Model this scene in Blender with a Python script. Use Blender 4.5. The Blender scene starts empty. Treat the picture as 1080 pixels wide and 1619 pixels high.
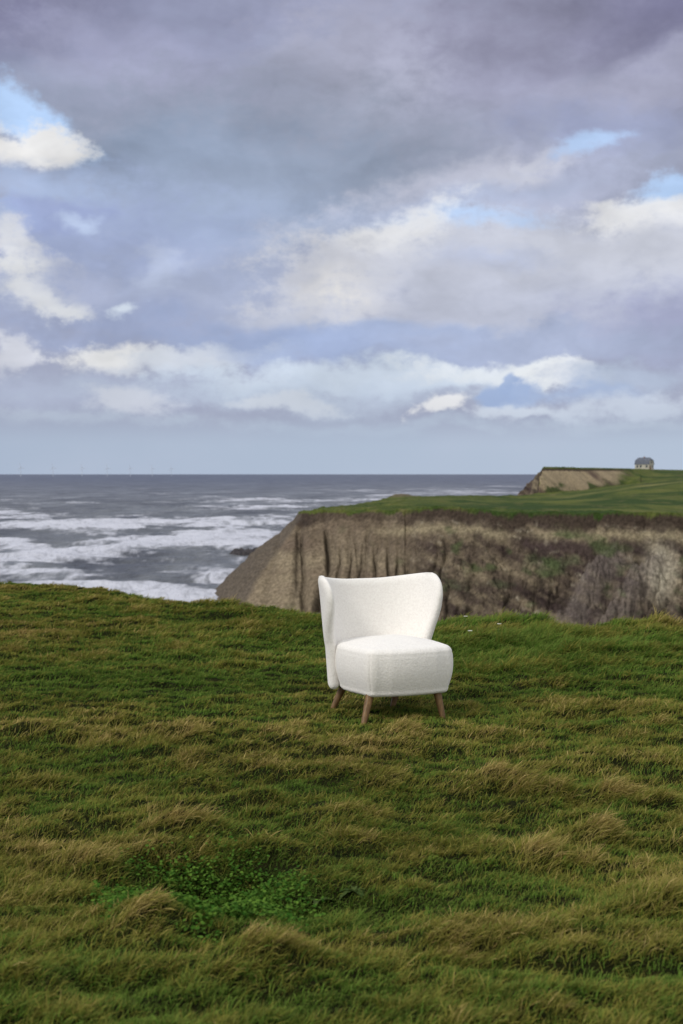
import bpy, math, random
import numpy as np
from mathutils import Vector, Matrix

PI = math.pi
R = math.radians
sc = bpy.context.scene
rng = np.random.default_rng(7)
random.seed(7)

# ------------------------------------------------------------------ camera
F = 2248.0                       # focal length in photograph pixels (50 mm on full frame)
CX, HY = 540.0, 749.5            # optical axis column, horizon row
CAMZ = 1.31
PITCH = math.atan((809.5 - HY) / F)
cam_d = bpy.data.cameras.new('camera')
cam = bpy.data.objects.new('camera', cam_d)
sc.collection.objects.link(cam)
sc.camera = cam
cam_d.sensor_fit = 'VERTICAL'
cam_d.sensor_height = 36.0
cam_d.lens = F / 1619.0 * 36.0
cam_d.clip_start = 0.05
cam_d.clip_end = 200000
cam.location = (0, 0, CAMZ)
cam.rotation_euler = (PI / 2 - PITCH, 0, 0)
cam_d.dof.use_dof = True
cam_d.dof.focus_distance = 7.6
cam_d.dof.aperture_fstop = 5.0

sc.view_settings.view_transform = 'Standard'
sc.view_settings.look = 'None'
sc.view_settings.exposure = 0.0
sc.view_settings.gamma = 1.0
sc.cycles.max_bounces = 6
sc.cycles.diffuse_bounces = 3
sc.cycles.glossy_bounces = 2
sc.cycles.transmission_bounces = 3
sc.cycles.use_denoising = True
sc.cycles.denoiser = 'OPENIMAGEDENOISE'
sc.cycles.denoising_input_passes = 'RGB_ALBEDO_NORMAL'
sc.cycles.denoising_prefilter = 'ACCURATE'
sc.cycles.use_adaptive_sampling = False

SUN_EL, SUN_AZ = 42.0, -58.0      # the veiled sun stands to the left, behind the camera
sun_d = bpy.data.lights.new('sun', 'SUN')
sun_d.energy = 1.5
sun_d.angle = R(14)
sun_d.color = (1.0, 0.955, 0.89)
sun = bpy.data.objects.new('sun', sun_d)
sc.collection.objects.link(sun)
# direction towards the sun (x right, y away from the camera)
_a = R(180 + 58)
sdir = Vector((math.sin(_a) * math.cos(R(SUN_EL)), math.cos(_a) * math.cos(R(SUN_EL)), math.sin(R(SUN_EL))))
sdir = Vector((-0.60, -0.38, 0.70)).normalized()
sun.rotation_euler = sdir.to_track_quat('Z', 'Y').to_euler()


def lin(c):
    c = np.asarray(c, float) / 255.0
    return np.where(c <= 0.04045, c / 12.92, ((c + 0.055) / 1.055) ** 2.4)


# ------------------------------------------------------------------ world
world = bpy.data.worlds.new('World')
sc.world = world
world.use_nodes = True
WN, WL = world.node_tree.nodes, world.node_tree.links
WN.clear()


def wmath(op, a, b=None, c=None, clamp=False):
    n = WN.new('ShaderNodeMath')
    n.operation = op
    n.use_clamp = clamp
    for i, v in enumerate((a, b, c)):
        if v is None:
            continue
        if isinstance(v, (int, float)):
            n.inputs[i].default_value = v
        else:
            WL.new(v, n.inputs[i])
    return n.outputs[0]


def wmap(v, a, b, c=0.0, d=1.0, smooth=True):
    n = WN.new('ShaderNodeMapRange')
    n.interpolation_type = 'SMOOTHSTEP' if smooth else 'LINEAR'
    n.clamp = True
    WL.new(v, n.inputs[0])
    for i, x in zip((1, 2, 3, 4), (a, b, c, d)):
        n.inputs[i].default_value = x
    return n.outputs[0]


def wmix(f, a, b):
    n = WN.new('ShaderNodeMix')
    n.data_type = 'RGBA'
    n.clamp_factor = True
    if isinstance(f, (int, float)):
        n.inputs[0].default_value = f
    else:
        WL.new(f, n.inputs[0])
    for i, v in ((6, a), (7, b)):
        if isinstance(v, (tuple, list, np.ndarray)):
            n.inputs[i].default_value = tuple(float(q) for q in v[:3]) + (1.0,)
        else:
            WL.new(v, n.inputs[i])
    return n.outputs[2]


def build_sky():
    KS = 10.0                                  # background strength is 1/KS
    tc = WN.new('ShaderNodeTexCoord')
    sep = WN.new('ShaderNodeSeparateXYZ')
    WL.new(tc.outputs['Generated'], sep.inputs[0])
    az = wmath('ARCTAN2', sep.outputs[0], sep.outputs[1])
    el = wmath('ARCSINE', sep.outputs[2])
    comb = WN.new('ShaderNodeCombineXYZ')
    WL.new(az, comb.inputs[0])
    WL.new(el, comb.inputs[1])

    def noise(scale, detail, sx, sy, seed, rough=0.55, dist=0.0, color=False, off=(0, 0), src=None):
        m = WN.new('ShaderNodeMapping')
        m.inputs['Scale'].default_value = (sx, sy, 1)
        m.inputs['Location'].default_value = (seed * 1.7 + off[0] * sx, seed * 0.9 + off[1] * sy, seed)
        WL.new(src or comb.outputs[0], m.inputs[0])
        n = WN.new('ShaderNodeTexNoise')
        n.inputs['Scale'].default_value = scale
        n.inputs['Detail'].default_value = detail
        n.inputs['Roughness'].default_value = rough
        n.inputs['Distortion'].default_value = dist
        WL.new(m.outputs[0], n.inputs['Vector'])
        return n.outputs['Color' if color else 'Fac']

    # warp of the cloud coordinates
    wc = noise(13, 4, 1.0, 1.6, 3.0, 0.55, 0, True)
    sub = WN.new('ShaderNodeVectorMath'); sub.operation = 'SUBTRACT'
    WL.new(wc, sub.inputs[0]); sub.inputs[1].default_value = (0.5, 0.5, 0.5)
    mul = WN.new('ShaderNodeVectorMath'); mul.operation = 'MULTIPLY'
    WL.new(sub.outputs[0], mul.inputs[0]); mul.inputs[1].default_value = (0.085, 0.045, 0.0)
    add = WN.new('ShaderNodeVectorMath'); add.operation = 'ADD'
    WL.new(comb.outputs[0], add.inputs[0]); WL.new(mul.outputs[0], add.inputs[1])
    P = add.outputs[0]

    n_big = noise(7, 5, 1.0, 1.9, 11.0, 0.52)
    n_mid = noise(26, 6, 1.0, 1.7, 5.0, 0.58)
    n_fin = noise(85, 7, 1.0, 1.4, 8.0, 0.66)
    nb = wmath('SUBTRACT', n_big, 0.5)
    nm = wmath('SUBTRACT', n_mid, 0.5)
    nf = wmath('SUBTRACT', n_fin, 0.5)
    ragged = wmath('ADD', wmath('MULTIPLY', nm, 1.0), wmath('MULTIPLY', nf, 0.8))

    sky = WN.new('ShaderNodeTexSky')
    sky.sky_type = 'NISHITA'
    sky.sun_disc = False
    sky.sun_elevation = math.asin(sdir.z)
    sky.sun_rotation = math.atan2(sdir.x, sdir.y)
    sky.altitude = 30
    sky.air_density = 1.0
    sky.dust_density = 1.2
    sky.ozone_density = 2.0
    def c(rgb):
        return tuple(lin(rgb) * KS)
    blue = wmix(.88, sky.outputs[0], c((184, 208, 248)))

    # broken cloud everywhere: grey-violet bellies and pale tops
    base = wmix(wmap(n_big, 0.40, 0.62), c((150, 154, 180)), c((196, 197, 212)))
    base = wmix(wmap(el, 0.40, 0.9, 0.0, 0.75), base, c((215, 215, 222)))
    behind = wmap(sep.outputs[1], 0.2, -0.6, 0.0, 0.85)
    base = wmix(behind, base, c((238, 234, 230)))
    gap = wmath('MULTIPLY', wmap(n_mid, 0.60, 0.66), wmap(el, 0.36, 0.5, 0.0, 0.7))
    base = wmix(gap, base, blue)
    col = base
    # the view over the sea
    view = wmath('MULTIPLY', wmap(sep.outputs[1], 0.75, 0.93), wmap(el, 0.62, 0.36))
    col = wmix(view, col, c((156, 160, 184)))

    # patches: photograph column, row, radii, tilt, colour, opacity, softness, raggedness
    S = [
        (120, 60, 330, 120, 0, (138, 146, 174), .9, .9, .5),
        (0, 0, 260, 110, 10, (122, 120, 152), .95, .9, .3),
        (240, 110, 240, 75, -12, (160, 160, 190), .85, .8, .8),
        (420, 20, 330, 70, 0, (150, 152, 182), .8, .9, .4),
        (620, 110, 190, 110, 0, (175, 175, 198), .8, .7, .9),
        (780, 150, 150, 110, 20, (155, 155, 180), .8, .8, .9),
        (960, 40, 330, 130, -6, (136, 134, 160), .85, .9, .4),
        (1090, 0, 180, 100, 0, (116, 114, 144), .9, .9, .3),
        (1040, 125, 170, 40, 12, (172, 172, 197), .7, .8, .8),
        (460, 225, 380, 100, -6, (148, 153, 174), .9, .8, .6),
        (300, 290, 260, 110, 0, (142, 155, 182), .9, .8, .6),
        (480, 310, 260, 80, 4, (146, 156, 180), .85, .7, .7),
        (380, 375, 330, 75, 0, (158, 170, 200), .85, .9, .7),
        (150, 420, 240, 110, 0, (156, 166, 202), .9, .8, .7),
        (330, 470, 260, 70, 0, (164, 171, 198), .8, .9, .8),
        (250, 520, 220, 34, 0, (155, 165, 200), .7, .9, .7),
        # centre right pale bank
        (880, 400, 380, 84, 0, (198, 199, 214), .9, .8, .8),
        (740, 285, 190, 34, 12, (190, 190, 209), .8, .9, 1.1),
        (840, 268, 90, 22, 18, (204, 204, 218), .75, .8, 1.3),
        (900, 300, 150, 40, 5, (180, 184, 212), .7, .8, 1.0),
        (960, 205, 150, 42, 0, (156, 162, 196), .75, .8, .8),
        (720, 322, 190, 20, 8, (172, 180, 208), .8, .9, 1.0),
        # blue gaps
        (945, 226, 62, 15, 8, 'blue', .8, .9, 1.3),
        (1070, 298, 80, 26, 14, 'blue', .95, .6, 1.0),
        (740, 347, 120, 14, 0, 'blue', .7, .9, 1.2),
        (30, 196, 95, 42, -22, 'blue', 1.0, .5, .8),
        (15, 350, 40, 20, 0, 'blue', .5, .9, 1.0),
        (780, 405, 90, 18, 0, (176, 186, 220), .7, .9, 1.2),
        # bright tops
        (50, 240, 84, 28, 14, (228, 224, 226), .95, .55, 1.2),
        (70, 300, 110, 32, 0, (166, 180, 214), .8, .8, .7),
        (85, 345, 95, 24, 4, (150, 160, 200), .85, .6, .7),
        (150, 355, 26, 12, 0, (185, 198, 228), .6, .9, 1.2),
        (20, 390, 66, 30, -20, (212, 211, 219), .9, .7, 1.2),
        (60, 450, 80, 40, -28, (190, 194, 213), .7, 1.0, 1.6), (60, 450, 50, 24, -28, (206, 207, 219), .75, 1.0, 1.6),
        (108, 490, 36, 18, 0, (218, 218, 225), .9, .7, 1.5), (30, 420, 40, 16, -20, (220, 219, 225), .85, .8, 1.6), (75, 462, 34, 16, -30, (216, 216, 224), .85, .8, 1.6), (130, 350, 40, 10, -8, (180, 192, 222), .7, .9, 1.3),
        (150, 460, 60, 30, -20, (172, 178, 207), .7, .9, 1.4),
        (262, 420, 40, 38, 0, (176, 184, 211), .8, .8, 1.0),
        (5, 555, 32, 34, 20, (206, 206, 218), .85, .6, 1.2),
        (214, 502, 20, 12, 0, (216, 224, 240), .9, .9, 1.6),
        (610, 390, 110, 38, 28, (224, 222, 228), .9, .75, 1.2),
        (1030, 342, 110, 28, -4, (228, 226, 232), .95, .55, 1.0),
        (1050, 410, 140, 54, 0, (203, 204, 219), .85, .8, 1.0),
        (520, 440, 120, 46, 12, (203, 202, 212), .85, .8, 1.2),
        (545, 478, 74, 42, 14, (236, 228, 220), .95, .75, 1.0),
        (470, 505, 110, 22, 0, (188, 190, 206), .8, .8, .8),
        # right belly
        (760, 470, 300, 74, 0, (191, 193, 211), .9, .8, .7),
        (900, 500, 260, 60, 0, (184, 187, 208), .8, .9, .7),
        (1060, 520, 150, 62, 0, (160, 163, 195), .9, .8, .7),
        (640, 545, 260, 30, 0, (158, 172, 208), .9, .7, .6),
        (860, 548, 330, 28, 0, (166, 174, 203), .85, .7, .6),
        (440, 548, 170, 34, -4, (155, 168, 204), .85, .8, .8),
        # low bank
        (170, 568, 96, 25, 0, (228, 226, 230), .95, .65, 1.3),
        (300, 572, 110, 20, 6, (202, 206, 220), .9, .7, 1.2),
        (420, 562, 80, 15, 0, (166, 178, 210), .6, .8, 1.0),
        (100, 620, 260, 34, 0, (176, 183, 208), .8, .9, .7),
        (620, 596, 330, 24, 0, (197, 206, 224), .95, .6, .8),
        (480, 622, 330, 22, 0, (186, 196, 217), .7, .9, .9),
        (800, 588, 150, 20, 0, (216, 219, 229), .9, .65, 1.2),
        (880, 588, 60, 22, 0, (222, 223, 230), .95, .6, 1.2),
        (905, 592, 50, 20, 0, (210, 212, 224), .9, .6, 1.2),
        (1010, 598, 120, 26, 0, (176, 186, 210), .8, .7, .8),
        (215, 635, 66, 20, 0, (202, 204, 218), .8, .8, 1.2),
        (450, 628, 76, 13, 0, (203, 207, 220), .75, .7, 1.3),
        (690, 641, 42, 17, 0, (224, 222, 228), .95, .55, 1.3),
        (806, 620, 52, 24, 0, (154, 171, 208), .95, .35, .6),
        (806, 598, 18, 15, 0, (154, 171, 208), .9, .4, .6),
        (930, 622, 80, 16, 0, (164, 178, 210), .9, .7, .7),
        (110, 664, 230, 13, 0, (184, 193, 211), .6, 1.0, 1.2),
        (600, 672, 260, 12, 0, (183, 195, 214), .55, 1.0, 1.2),
        (980, 676, 160, 12, 0, (188, 197, 214), .6, 1.0, 1.2),
        (820, 650, 66, 11, 0, (202, 208, 224), .9, .6, .9),
        (1010, 645, 170, 20, 0, (196, 203, 221), .85, .8, 1.0),
    ]
    for i_, (px, py, rx, ry, tilt, rgb, op, soft, rag) in enumerate(S):
        if i_ % 6 == 0:
            # ties the next patches to the colour so far, so that they are evaluated in turn
            tie = WN.new('ShaderNodeVectorMath'); tie.operation = 'MULTIPLY_ADD'
            WL.new(col, tie.inputs[0]); tie.inputs[1].default_value = (1e-7, 1e-7, 0); WL.new(P, tie.inputs[2])
            P_ = tie.outputs[0]
        a0 = math.atan((px - CX) / F)
        e0 = math.atan((HY - py) / F * math.cos(a0))
        m = WN.new('ShaderNodeMapping')
        m.vector_type = 'TEXTURE'
        m.inputs['Location'].default_value = (a0, e0, 0)
        m.inputs['Rotation'].default_value = (0, 0, R(tilt))
        m.inputs['Scale'].default_value = (rx * 1.15 / F, ry * 1.15 / F, 1)
        WL.new(P_, m.inputs[0])
        ln = WN.new('ShaderNodeVectorMath'); ln.operation = 'LENGTH'
        WL.new(m.outputs[0], ln.inputs[0])
        d = wmath('MULTIPLY_ADD', ragged, rag * 1.5, ln.outputs['Value'])
        f = wmap(d, 1.0 + soft * 0.35, 1.0 - soft * 0.95, 0.0, op)
        col = wmix(f, col, blue if rgb == 'blue' else c(rgb))

    # relief of the billows: pale where they face the light from upper left, darker beneath
    rl = wmath('SUBTRACT', noise(10, 4, 1.0, 1.7, 21.0, .5, .2, off=(.008, -.008), src=P), noise(10, 4, 1.0, 1.7, 21.0, .5, .2, off=(-.008, .008), src=P))
    rl2 = wmath('SUBTRACT', noise(30, 3, 1.0, 1.5, 27.0, .5, 0, off=(.002, -.002), src=P), noise(30, 3, 1.0, 1.5, 27.0, .5, 0, off=(-.002, .002), src=P))
    relief = wmath('ADD', wmath('MULTIPLY', rl, .65), wmath('MULTIPLY', rl2, .16))
    shade = wmath('ADD', wmath('MULTIPLY', nm, 0.30), wmath('MULTIPLY', nb, 0.45))
    shade = wmath('ADD', shade, relief)
    shade = wmath('ADD', shade, wmath('MULTIPLY', nf, 0.05))
    shade = wmath('MULTIPLY', shade, wmap(el, 0.02, 0.09))
    gain = wmath('ADD', shade, 1.07)
    sc_ = WN.new('ShaderNodeVectorMath'); sc_.operation = 'SCALE'
    WL.new(col, sc_.inputs[0]); WL.new(gain, sc_.inputs['Scale'])
    col = sc_.outputs[0]
    col = wmix(1.0, col, col)
    cool = WN.new('ShaderNodeVectorMath'); cool.operation = 'MULTIPLY'
    WL.new(col, cool.inputs[0]); cool.inputs[1].default_value = (.985, 1.015, .985)
    col = cool.outputs[0]
    # the clear pale band of air above the sea
    low = wmix(wmap(az, -0.25, 0.25, smooth=False), c((170, 184, 205)), c((180, 194, 213)))
    low = wmix(wmap(nb, -0.15, 0.2, 0, .4), low, c((186, 196, 216)))
    col = wmix(wmap(el, 0.050, 0.018), col, low)
    # below the horizon
    col = wmix(wmap(el, -0.002, -0.02), col, c((95, 100, 112)))
    bg = WN.new('ShaderNodeBackground')
    bg.inputs['Strength'].default_value = 1.0 / KS
    WL.new(col, bg.inputs['Color'])
    out = WN.new('ShaderNodeOutputWorld')
    WL.new(bg.outputs[0], out.inputs[0])


build_sky()
world.cycles.sampling_method = 'MANUAL'
world.cycles.sample_map_resolution = 512


# ------------------------------------------------------------------ numpy noise
def _hash(ix, iy, iz, seed):
    h = (ix.astype(np.int64) * 374761393 + iy.astype(np.int64) * 668265263 + iz.astype(np.int64) * 2147483647 + seed * 974634777) & 0xFFFFFFFF
    h = ((h ^ (h >> 13)) * 1274126177) & 0xFFFFFFFF
    h = ((h ^ (h >> 16)) * 2246822519) & 0xFFFFFFFF
    return ((h ^ (h >> 15)) & 0xFFFFFF) / float(0xFFFFFF)


def vnoise(x, y, seed=0):
    x0, y0 = np.floor(x), np.floor(y)
    fx, fy = x - x0, y - y0
    fx = fx * fx * fx * (fx * (fx * 6 - 15) + 10)
    fy = fy * fy * fy * (fy * (fy * 6 - 15) + 10)
    z = np.zeros_like(x0)
    a = _hash(x0, y0, z, seed); b = _hash(x0 + 1, y0, z, seed)
    c = _hash(x0, y0 + 1, z, seed); d = _hash(x0 + 1, y0 + 1, z, seed)
    return (a * (1 - fx) + b * fx) * (1 - fy) + (c * (1 - fx) + d * fx) * fy


def fbm(x, y, seed=0, octs=4, gain=0.5):
    s, amp, tot = 0.0, 1.0, 0.0
    ca, sa = math.cos(0.6), math.sin(0.6)
    for k in range(octs):
        s = s + amp * vnoise(x, y, seed + k * 17)
        tot += amp
        x, y = (x * ca - y * sa) * 2.03 + 11.3, (x * sa + y * ca) * 2.03 - 7.7
        amp *= gain
    return s / tot * 2 - 1          # -1..1


def sstep(x, a, b):
    t = np.clip((x - a) / (b - a), 0, 1)
    return t * t * (3 - 2 * t)


# ------------------------------------------------------------------ helpers
def tag(o, label=None, cat=None, group=None, kind=None):
    if label: o['label'] = label
    if cat: o['category'] = cat
    if group: o['group'] = group
    if kind: o['kind'] = kind
    return o


def mesh_np(name, verts, quads=None, tris=None, mat=None, smooth=True, attrs=None, parent=None):
    me = bpy.data.meshes.new(name)
    nv = len(verts)
    me.vertices.add(nv)
    me.vertices.foreach_set('co', np.ascontiguousarray(verts, np.float32).ravel())
    loops, starts, n = [], [], 0
    if quads is not None and len(quads):
        q = np.ascontiguousarray(quads, np.int32)
        loops.append(q.ravel()); starts.append(np.arange(len(q), dtype=np.int32) * 4); n = q.size
    if tris is not None and len(tris):
        t = np.ascontiguousarray(tris, np.int32)
        loops.append(t.ravel()); starts.append(n + np.arange(len(t), dtype=np.int32) * 3); n += t.size
    lp = np.concatenate(loops); st = np.concatenate(starts)
    me.loops.add(len(lp)); me.loops.foreach_set('vertex_index', lp)
    me.polygons.add(len(st)); me.polygons.foreach_set('loop_start', st)
    me.update(calc_edges=True)
    me.polygons.foreach_set('use_smooth', np.full(len(st), smooth, bool))
    for k, v in (attrs or {}).items():
        v = np.asarray(v)
        if v.ndim == 1:
            a = me.attributes.new(k, 'FLOAT', 'POINT')
            a.data.foreach_set('value', v.astype(np.float32))
        else:
            a = me.attributes.new(k, 'FLOAT_COLOR', 'POINT')
            a.data.foreach_set('color', np.concatenate([v, np.ones((len(v), 1))], 1).astype(np.float32).ravel())
    if mat: me.materials.append(mat)
    me.validate()
    o = bpy.data.objects.new(name, me)
    sc.collection.objects.link(o)
    if parent: o.parent = parent
    return o


def grid_faces(nr, nc, wrap=False):
    i = np.arange(nr - 1)[:, None]
    j = np.arange(nc if wrap else nc - 1)[None, :]
    j2 = (j + 1) % nc
    a = i * nc + j; b = i * nc + j2; c = (i + 1) * nc + j2; d = (i + 1) * nc + j
    return np.stack(np.broadcast_arrays(a, b, c, d), -1).reshape(-1, 4)


class M:
    """small node material builder"""
    def __init__(s, name):
        s.m = bpy.data.materials.new(name)
        s.m.use_nodes = True
        s.n, s.l = s.m.node_tree.nodes, s.m.node_tree.links
        s.b = s.n['Principled BSDF']
        s.out = s.n['Material Output']

    def new(s, t, **kw):
        n = s.n.new(t)
        for k, v in kw.items(): setattr(n, k, v)
        return n

    def attr(s, name, out='Fac'):
        n = s.new('ShaderNodeAttribute', attribute_name=name)
        return n.outputs[out]

    def coord(s, kind='Object', scale=(1, 1, 1)):
        t = s.new('ShaderNodeTexCoord'); m = s.new('ShaderNodeMapping')
        m.inputs['Scale'].default_value = scale
        s.l.new(t.outputs[kind], m.inputs[0])
        return m.outputs[0]

    def noise(s, vec, scale, detail=4, rough=.55, out='Fac', dist=0):
        n = s.new('ShaderNodeTexNoise')
        s.l.new(vec, n.inputs['Vector'])
        n.inputs['Scale'].default_value = scale; n.inputs['Detail'].default_value = detail
        n.inputs['Roughness'].default_value = rough; n.inputs['Distortion'].default_value = dist
        return n.outputs[out]

    def ramp(s, f, stops):
        n = s.new('ShaderNodeValToRGB')
        e = n.color_ramp.elements
        while len(e) < len(stops): e.new(0.5)
        for q, (p, c) in zip(e, stops):
            q.position = p; q.color = tuple(c) + (1,) if len(c) == 3 else c
        s.l.new(f, n.inputs[0])
        return n.outputs[0]

    def mix(s, f, a, b, blend='MIX'):
        n = s.new('ShaderNodeMix', data_type='RGBA', blend_type=blend)
        for i, v in ((0, f), (6, a), (7, b)):
            if isinstance(v, (int, float)): n.inputs[i].default_value = v
            elif isinstance(v, tuple): n.inputs[i].default_value = v + (1,) if len(v) == 3 else v
            else: s.l.new(v, n.inputs[i])
        return n.outputs[2]

    def math(s, op, a, b=0.0, c=0.0):
        n = s.new('ShaderNodeMath', operation=op)
        for i, v in enumerate((a, b, c)):
            if isinstance(v, (int, float)): n.inputs[i].default_value = v
            else: s.l.new(v, n.inputs[i])
        return n.outputs[0]

    def mapr(s, v, a, b, c=0., d=1.):
        n = s.new('ShaderNodeMapRange'); n.interpolation_type = 'SMOOTHSTEP'
        s.l.new(v, n.inputs[0])
        for i, x in zip((1, 2, 3, 4), (a, b, c, d)): n.inputs[i].default_value = x
        return n.outputs[0]

    def bump(s, h, strength=.5, dist=.01, normal=None):
        n = s.new('ShaderNodeBump')
        n.inputs['Strength'].default_value = strength; n.inputs['Distance'].default_value = dist
        s.l.new(h, n.inputs['Height'])
        if normal: s.l.new(normal, n.inputs['Normal'])
        s.l.new(n.outputs[0], s.b.inputs['Normal'])
        return n.outputs[0]

    def set(s, color=None, rough=None, spec=None, metal=None):
        for k, v in (('Base Color', color), ('Roughness', rough), ('Specular IOR Level', spec), ('Metallic', metal)):
            if v is None: continue
            if isinstance(v, (int, float)): s.b.inputs[k].default_value = v
            elif isinstance(v, (tuple, list, np.ndarray)): s.b.inputs[k].default_value = tuple(float(q) for q in v[:3]) + (1,)
            else: s.l.new(v, s.b.inputs[k])
        return s.m


SEA = -24.0
HS = CAMZ - SEA

# ------------------------------------------------------------------ the sea
def build_sea():
    a = np.concatenate([np.linspace(-1.6, -0.30, 60)[:-1], np.linspace(-0.30, 0.30, 760), np.linspace(0.30, 1.6, 60)[1:]])
    pyr = np.concatenate([np.linspace(0.9, 4, 12)[:-1], np.linspace(4, 215, 520), np.linspace(215, 2500, 60)[1:]])   # rows below the horizon
    Y = (HS * F / pyr)[:, None]
    Y = np.concatenate([np.array([[120000.0]]), Y])
    A = a[None, :]
    X = A * Y; Yg = Y + 0 * A
    px = CX + A * F + 0 * Y; py = HS * F / Yg
    dY = np.abs(np.gradient(Yg, axis=0))
    # how much foam lies on the water, laid out in metres from the breaker lines
    jx = fbm(X / 60, Yg / 60, 5, 3)
    jy = fbm(X / 45, Yg / 90, 9, 3)
    qx = px + jx * 22
    qy = py + jy * np.clip(py * 0.07, .5, 12)
    base = np.interp(qy, [0, 20, 36, 52, 70, 84, 100, 140, 200, 260], [.03, .10, .18, .28, .46, .66, .78, .78, .84, .9])
    B = [  # column, rows below the horizon, half width, half height, amount, tilt (rows per column)
        (410, 42, 90, 3.2, .8, -.01), (600, 38, 70, 3, .5, 0), (750, 28, 110, 4, .6, 0), (560, 26, 90, 2.5, .5, 0), (640, 33, 70, 2, .6, 0), (800, 20, 60, 2, .5, 0), (690, 22, 60, 1.6, .45, 0), (330, 37, 40, 1.6, .45, 0), (430, 47, 60, 2, .5, 0), (120, 44, 40, 1.5, .35, 0),
        (700, 40, 70, 3, .5, 0), (260, 31, 18, 1.6, .6, 0), (225, 24, 13, 1.3, .5, 0), (145, 29, 12, 1.2, .4, 0), (500, 21, 60, 1.5, .35, 0),
        (395, 53, 110, 2.6, .55, -.01), (8, 62, 26, 6, .8, 0), (60, 66, 20, 2, .5, 0),
        (185, 81, 130, 5, .75, -.02), (30, 85, 50, 6, .7, .02), (400, 74, 130, 6, .65, -.02), (110, 91, 50, 3, .5, 0),
        (10, 109, 24, 5, .6, 0), (70, 128, 110, 9, .55, -.07), (220, 112, 160, 6, .6, -.09), (370, 96, 100, 9, .5, -.03),
        (400, 112, 90, 5, .35, 0), (60, 160, 110, 10, .3, 0), (300, 186, 130, 9, .5, .02), (120, 178, 100, 8, .35, 0), (350, 160, 70, 9, .4, -.1),
        (500, 62, 60, 5, .35, 0),
        (80, 100, 80, 5.5, -.75, .0), (30, 76, 60, 3.2, -.6, 0), (230, 92, 50, 3, -.5, 0), (230, 151, 110, 10, -.7, -.02), (330, 128, 110, 8, -.5, 0),
        (190, 120, 60, 3, -.4, -.03), (110, 146, 110, 4.5, -.5, 0), (400, 64, 120, 4, -.5, 0), (200, 56, 170, 7, -.4, 0), (260, 172, 70, 4, -.5, .05), (400, 86, 80, 2.5, -.5, 0), (80, 190, 60, 4, -.3, 0),
    ]
    fo = base
    crest = 0
    for (bx, by, hw, hh, am, tl) in B:
        d2 = ((qx - bx) / hw) ** 2 + ((qy - by - tl * (qx - bx)) / hh) ** 2
        fo = fo + am * 1.15 * np.exp(-d2 * .9)
        if am > .3: crest = crest + am * np.exp(-d2 * 1.6)
    # lacework of foam: several octaves, each dropped where the mesh cannot carry it
    lace = 0
    for k, (s, am) in enumerate(((46, .42), (19, .36), (8, .30), (3.4, .24))):
        keep = np.clip(s / (dY * 1.3), 0, 1)
        v = fbm(X / (s * .8), Yg / (s * 1.5), 31 + k * 7, 2)
        lace = lace + am * v * keep
    rid = 1 - np.abs(fbm(X / 26, Yg / 13, 77, 4)) * 2.2
    foam = fo + lace * 1.25 + rid * .16 - .12
    foam = sstep(foam, .12, 1.35)
    # swell and chop
    ph = (Yg + X * .12 + 9 * fbm(X / 90, Yg / 90, 3, 3)) / 34 * 2 * PI
    z = .55 * np.sin(ph) * np.clip(34 / (dY * 3), 0, 1)
    for k, (s, am) in enumerate(((14, .75), (5.5, .45), (2.2, .22))):
        z = z + am * fbm(X / (s * 1.6), Yg / s, 51 + k * 5, 2) * np.clip(s / (dY * 1.3), 0, 1)
    z = z + 1.7 * crest * np.clip(14 / dY, 0, 1) * (.8 + .5 * fbm(X / 9, Yg / 9, 83, 3)) + foam * .35 * np.clip(10 / dY, 0, 1)
    z = z * np.clip(Yg / 150, .2, 1)
    far = sstep(Yg, 1500, 9000)
    v = np.stack([X, Yg, SEA + z * (1 - far)], -1).reshape(-1, 3)
    m = M('sea_water')
    co = m.coord('Object', (.13, .07, .1))
    fine = m.noise(co, 6, 5, .62)
    mid = m.noise(co, 1.1, 4, .6)
    f = m.attr('foam')
    lace = m.noise(m.coord('Object', (.055, .020, .05)), 3.0, 6, .66, dist=1.5)
    ff = m.math('ADD', f, m.math('MULTIPLY', m.math('SUBTRACT', fine, .5), .6))
    ff = m.math('ADD', ff, m.math('MULTIPLY', m.math('SUBTRACT', lace, .5), 1.7))
    chop0 = m.noise(m.coord('Object', (.03, .012, .01)), 1.0, 9, .75, dist=.4)
    ff = m.math('ADD', ff, m.math('MULTIPLY', m.math('SUBTRACT', chop0, .5), 1.6))
    ff = m.mapr(ff, .12, 1.1)
    # the turbid shallows are grey-brown, deep water is bluer
    water = m.mix(m.attr('deep'), tuple(lin((106, 109, 113))), tuple(lin((58, 69, 98))))
    water = m.mix(m.mapr(mid, .35, .65, 0, .5), water, tuple(lin((72, 77, 88))))
    chop = m.noise(m.coord('Object', (.018, .007, .01)), 1.0, 9, .72, dist=.6)
    water = m.mix(m.mapr(chop, .36, .52, .8, 0), water, tuple(lin((52, 56, 66))))
    water = m.mix(m.mapr(chop, .50, .66, 0, .6), water, tuple(lin((138, 143, 152))))
    colr = m.mix(ff, water, tuple(lin((208, 210, 222))))
    m.set(colr, .45, .35)
    m.l.new(m.math('ADD', m.math('MULTIPLY', ff, .4), .42), m.b.inputs['Roughness'])
    m.bump(fine, .8, 1.3)
    o = mesh_np('sea_water', v, grid_faces(len(Y), len(a)), None, m.m, True,
                {'foam': foam.ravel(), 'deep': sstep(np.log(Yg), math.log(900), math.log(9000)).ravel()})
    # faces point up
    tag(o, kind='structure')


build_sea()


# ------------------------------------------------------------------ headlands across the bay
def W(px, Y): return ((px - CX) / F * Y, Y)


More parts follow.
